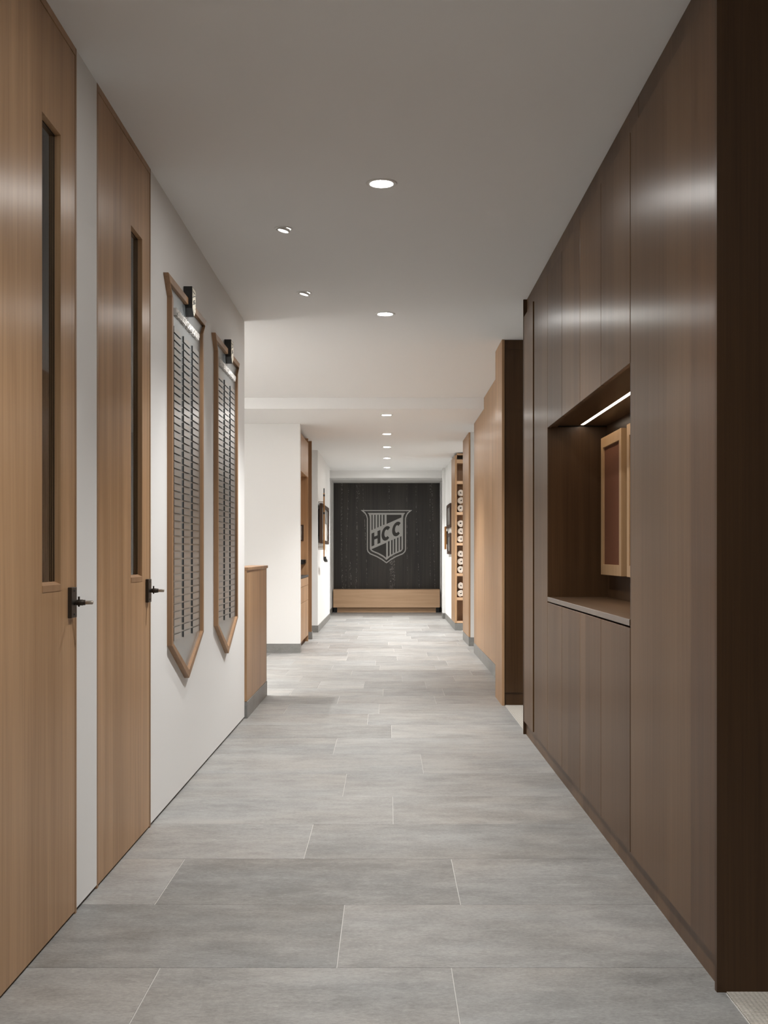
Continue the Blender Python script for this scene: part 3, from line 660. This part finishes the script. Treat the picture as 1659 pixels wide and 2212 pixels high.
# ================================================================== memorabilia on the far walls
def picture(name, label, x, s, y0, y1, z0, z1, depth, fw, fmat, edge=None):
    """framed picture on a wall plane at x; s=+1 faces +X"""
    t = thing(name, label, 'picture', (x, (y0 + y1)/2, z0))
    xa, xb = sorted((x, x + s * depth)); 
    for q in ((y0, y0 + fw, z0, z1), (y1 - fw, y1, z0, z1)): obj('frame_stile', bbox(xa, xb, *q, 0.002), fmat, t)
    for q in ((y0 + fw, y1 - fw, z0, z0 + fw), (y0 + fw, y1 - fw, z1 - fw, z1)): obj('frame_rail', bbox(xa, xb, *q, 0.002), fmat, t)
    pa, pb = sorted((x + s * depth * 0.4, x + s * depth * 0.6))
    obj('print', box(pa, pb, y0 + fw, y1 - fw, z0 + fw, z1 - fw), PHOTO, t)
    return t
WX = -1.019
t = picture('framed_picture', 'wide dark framed memorabilia picture behind the hockey stick', WX + 0.02, 1, 16.84, 18.75, 1.292, 1.880, 0.045, 0.05, DARKWOOD)
obj('print_label', box(-0.9725, -0.9715, 17.75, 18.30, 1.33, 1.60), PAPER, t, label='pale printed card')
obj('wall_spacer', box(WX, WX + 0.02, 16.95, 18.6, 1.40, 1.80), BLACK, t)
t = thing('hockey_stick', 'varnished wooden hockey stick hung upright on the white wall', 'hockey stick', (-0.93, 16.6 + 0.33, 1.05))
hx, hy = -0.935, 16.93
obj('shaft', bbox(hx - 0.010, hx + 0.010, hy - 0.016, hy + 0.016, 1.20, 2.03, 0.003), STICK, t)
obj('grip', bbox(hx - 0.007, hx + 0.007, hy - 0.011, hy + 0.011, 2.03, 2.10, 0.003), TAPE, t)
for z in (1.98, 1.72): obj('tape_band', bbox(hx - 0.0115, hx + 0.0115, hy - 0.018, hy + 0.018, z, z + 0.03, 0.002), TAPE, t)
obj('neck', prism([(hy - 0.016, 1.20), (hy + 0.016, 1.20), (hy + 0.004, 1.09), (hy - 0.016, 1.09)], 'X', hx - 0.008, hx + 0.008), STICK, t)
bp_ = [(hy - 0.016, 1.10), (hy + 0.006, 1.10), (hy + 0.06, 1.075), (hy + 0.34, 1.052), (hy + 0.43, 1.040), (hy + 0.42, 1.018), (hy + 0.30, 1.022), (hy + 0.06, 1.042), (hy - 0.022, 1.062)]
obj('blade', prism(bp_, 'X', hx - 0.009, hx + 0.030), TAPE, t, label='black taped blade')
for z in (1.24, 1.90): obj('bracket', rod((WX, hy, z), (hx - 0.009, hy, z), 0.006, 10), NICKEL, t)
picture('framed_picture.001', 'dark framed picture, upper of two on the white wall beyond the towel shelf', 1.010, -1, 18.33, 19.40, 1.560, 1.945, 0.030, 0.05, DARKWOOD)
picture('framed_picture.002', 'dark framed picture, lower of two on the white wall beyond the towel shelf', 1.010, -1, 18.36, 19.20, 1.135, 1.470, 0.032, 0.05, DARKWOOD)
t = thing('wooden_plaque', 'honey brown wooden plaque behind the two dark frames', 'plaque', (0.98, 19.6, 1.21))
obj('board', bbox(0.962, 0.985, 19.45, 19.72, 1.215, 1.60, 0.004), STICK, t)
obj('mount', box(0.985, 1.010, 19.5, 19.66, 1.30, 1.52), DARKWOOD, t)
o = tag(obj('wall_card', bbox(1.000, 1.010, 18.5, 18.9, 1.485, 1.55, 0.001), PAPER), 'small white caption card between the two dark frames', 'card')

# ================================================================== recessed downlights
def lamp_down(name, parent, loc, power, beam):
    l = bpy.data.lights.new(name, 'SPOT'); l.energy = 8.0 * power; l.color = LAMP_COL; l.spot_size = math.radians(beam); l.spot_blend = 1.0; l.shadow_soft_size = 0.045
    o = bpy.data.objects.new(name, l); o.location = loc; link(o, parent); return o
def downlight(x, y, zc, power, label, beam=108):
    t = thing('downlight', label, 'downlight', (x, y, zc - 0.004), 'round recessed ceiling downlights')
    M = Matrix.Translation((x, y, zc))
    obj('trim_ring', lathe(((0.050, -0.001), (0.050, -0.0035), (0.054, -0.0045), (0.066, -0.0035), (0.069, -0.0005), (0.069, 0.0)), M, 40), TRIM, t, True)
    obj('lens', lathe(((0, -0.0022), (0.0505, -0.0022), (0.0505, -0.0005)), M, 40), LENS, t)
    lamp_down('lamp', t, (x, y, zc - 0.010), power, beam)
    return t
CL = 'round recessed ceiling downlight, '
downlight(-0.028, 5.047, C1, 0.9 * P_DOWN_MAIN, CL + 'the one between the second oak door and cabinets')
downlight(-0.019, 7.800, C1, 1.3 * P_DOWN_MAIN, CL + 'the one level with the carpeted opening')
for (y, n) in ((12.534, 'fifth'), (14.533, 'fourth'), (16.310, 'third'), (18.220, 'second'), (20.189, 'first')):
    downlight(-0.014, y, C2, P_DOWN_FAR * (1.35 if y > 20 else 1.0), CL + n + ' in the row counted from the crest wall')
downlight(-0.03, 2.95, C1, P_BACK, CL + 'added out of view to light the near floor')  # lamp added out of view, placed to lift the near floor
downlight(-0.03, 0.30, C1, 2.2 * P_BACK, CL + 'added unseen over the camera to light the near floor')  # second unseen lamp, added for the near floor
downlight(1.45, 16.35, C2, 12.0, CL + 'in the bay before the towel shelf')
for x, y, nm in ((-1.85, 9.6, 'by the low partition'), (-1.85, 11.1, 'before the bright white wall'), (-3.9, 9.3, 'deep in the side room by the dividing wall'), (-3.9, 10.9, 'deep in the side room by the white wall')):
    downlight(x, y, C1, P_ROOM, CL + 'side room, ' + nm)
downlight(-2.2, 2.5, C1, 26.0, CL + 'added unseen in the room behind the oak doors')  # unseen lamp added so the door lites look into a lit room
FILL_GLOBE = emit('fill globe glow', (1.0, 0.99, 0.975), 14.0)
for x, nm in ((-2.75, 'nearer the corridor'), (-3.95, 'deeper in the room')):  # invented globe lamps, out of view, brighten the ceiling through the opening
    t = thing('added_globe', 'unseen globe lamp added to brighten the ceiling, the one ' + nm, 'added fill lamp', (x, 8.6, C1), 'added globe fill lamps')
    M = Matrix.Translation((x, 8.6, 2.13))
    obj('globe', lathe([(0.15 * math.sin(math.pi * i / 16), -0.15 * math.cos(math.pi * i / 16)) for i in range(17)], M, 28), FILL_GLOBE, t, True)
    obj('rod', rod((x, 8.6, 2.275), (x, 8.6, C1 - 0.012), 0.006, 10), BLACK, t, True)
    obj('ceiling_rose', lathe(((0, -0.02), (0.05, -0.018), (0.052, 0), (0, 0)), Matrix.Translation((x, 8.6, C1)), 24), BLACK, t, True)
def spot(x, y, label):
    t = thing('spotlight', label, 'spotlight', (x, y, C1 - 0.004), 'adjustable spots for the honour boards')
    M = Matrix.Translation((x, y, C1))
    obj('trim_ring', lathe(((0.036, -0.001), (0.036, -0.003), (0.039, -0.004), (0.045, -0.003), (0.047, 0.0)), M, 32), TRIM, t, True)
    T = Matrix.Translation((x, y, C1 - 0.010)) @ Matrix.Rotation(math.radians(14), 4, 'Y')
    obj('gimbal', lathe(((0.031, 0.012), (0.032, 0.0), (0.030, -0.003), (0.026, -0.002)), T, 32), TRIM, t, True)
    obj('lens', lathe(((0, -0.0015), (0.0275, -0.0015), (0.0275, 0.004)), T, 32), SPOT_LENS, t)
    l = bpy.data.lights.new('lamp', 'SPOT'); l.energy = P_SPOT; l.color = LAMP_COL; l.spot_size = math.radians(75); l.spot_blend = 1.0; l.shadow_soft_size = 0.02
    o = bpy.data.objects.new('lamp', l); o.location = (x - 0.004, y, C1 - 0.022)
    d = Vector((XL, y, 1.5)) - Vector(o.location); o.rotation_euler = d.to_track_quat('-Z', 'Y').to_euler(); link(o, t)
spot(-0.520, 5.752, 'small adjustable ceiling spot aimed at the honour board beside the oak door')
spot(-0.519, 7.163, 'small adjustable ceiling spot aimed at the honour board by the wall end')
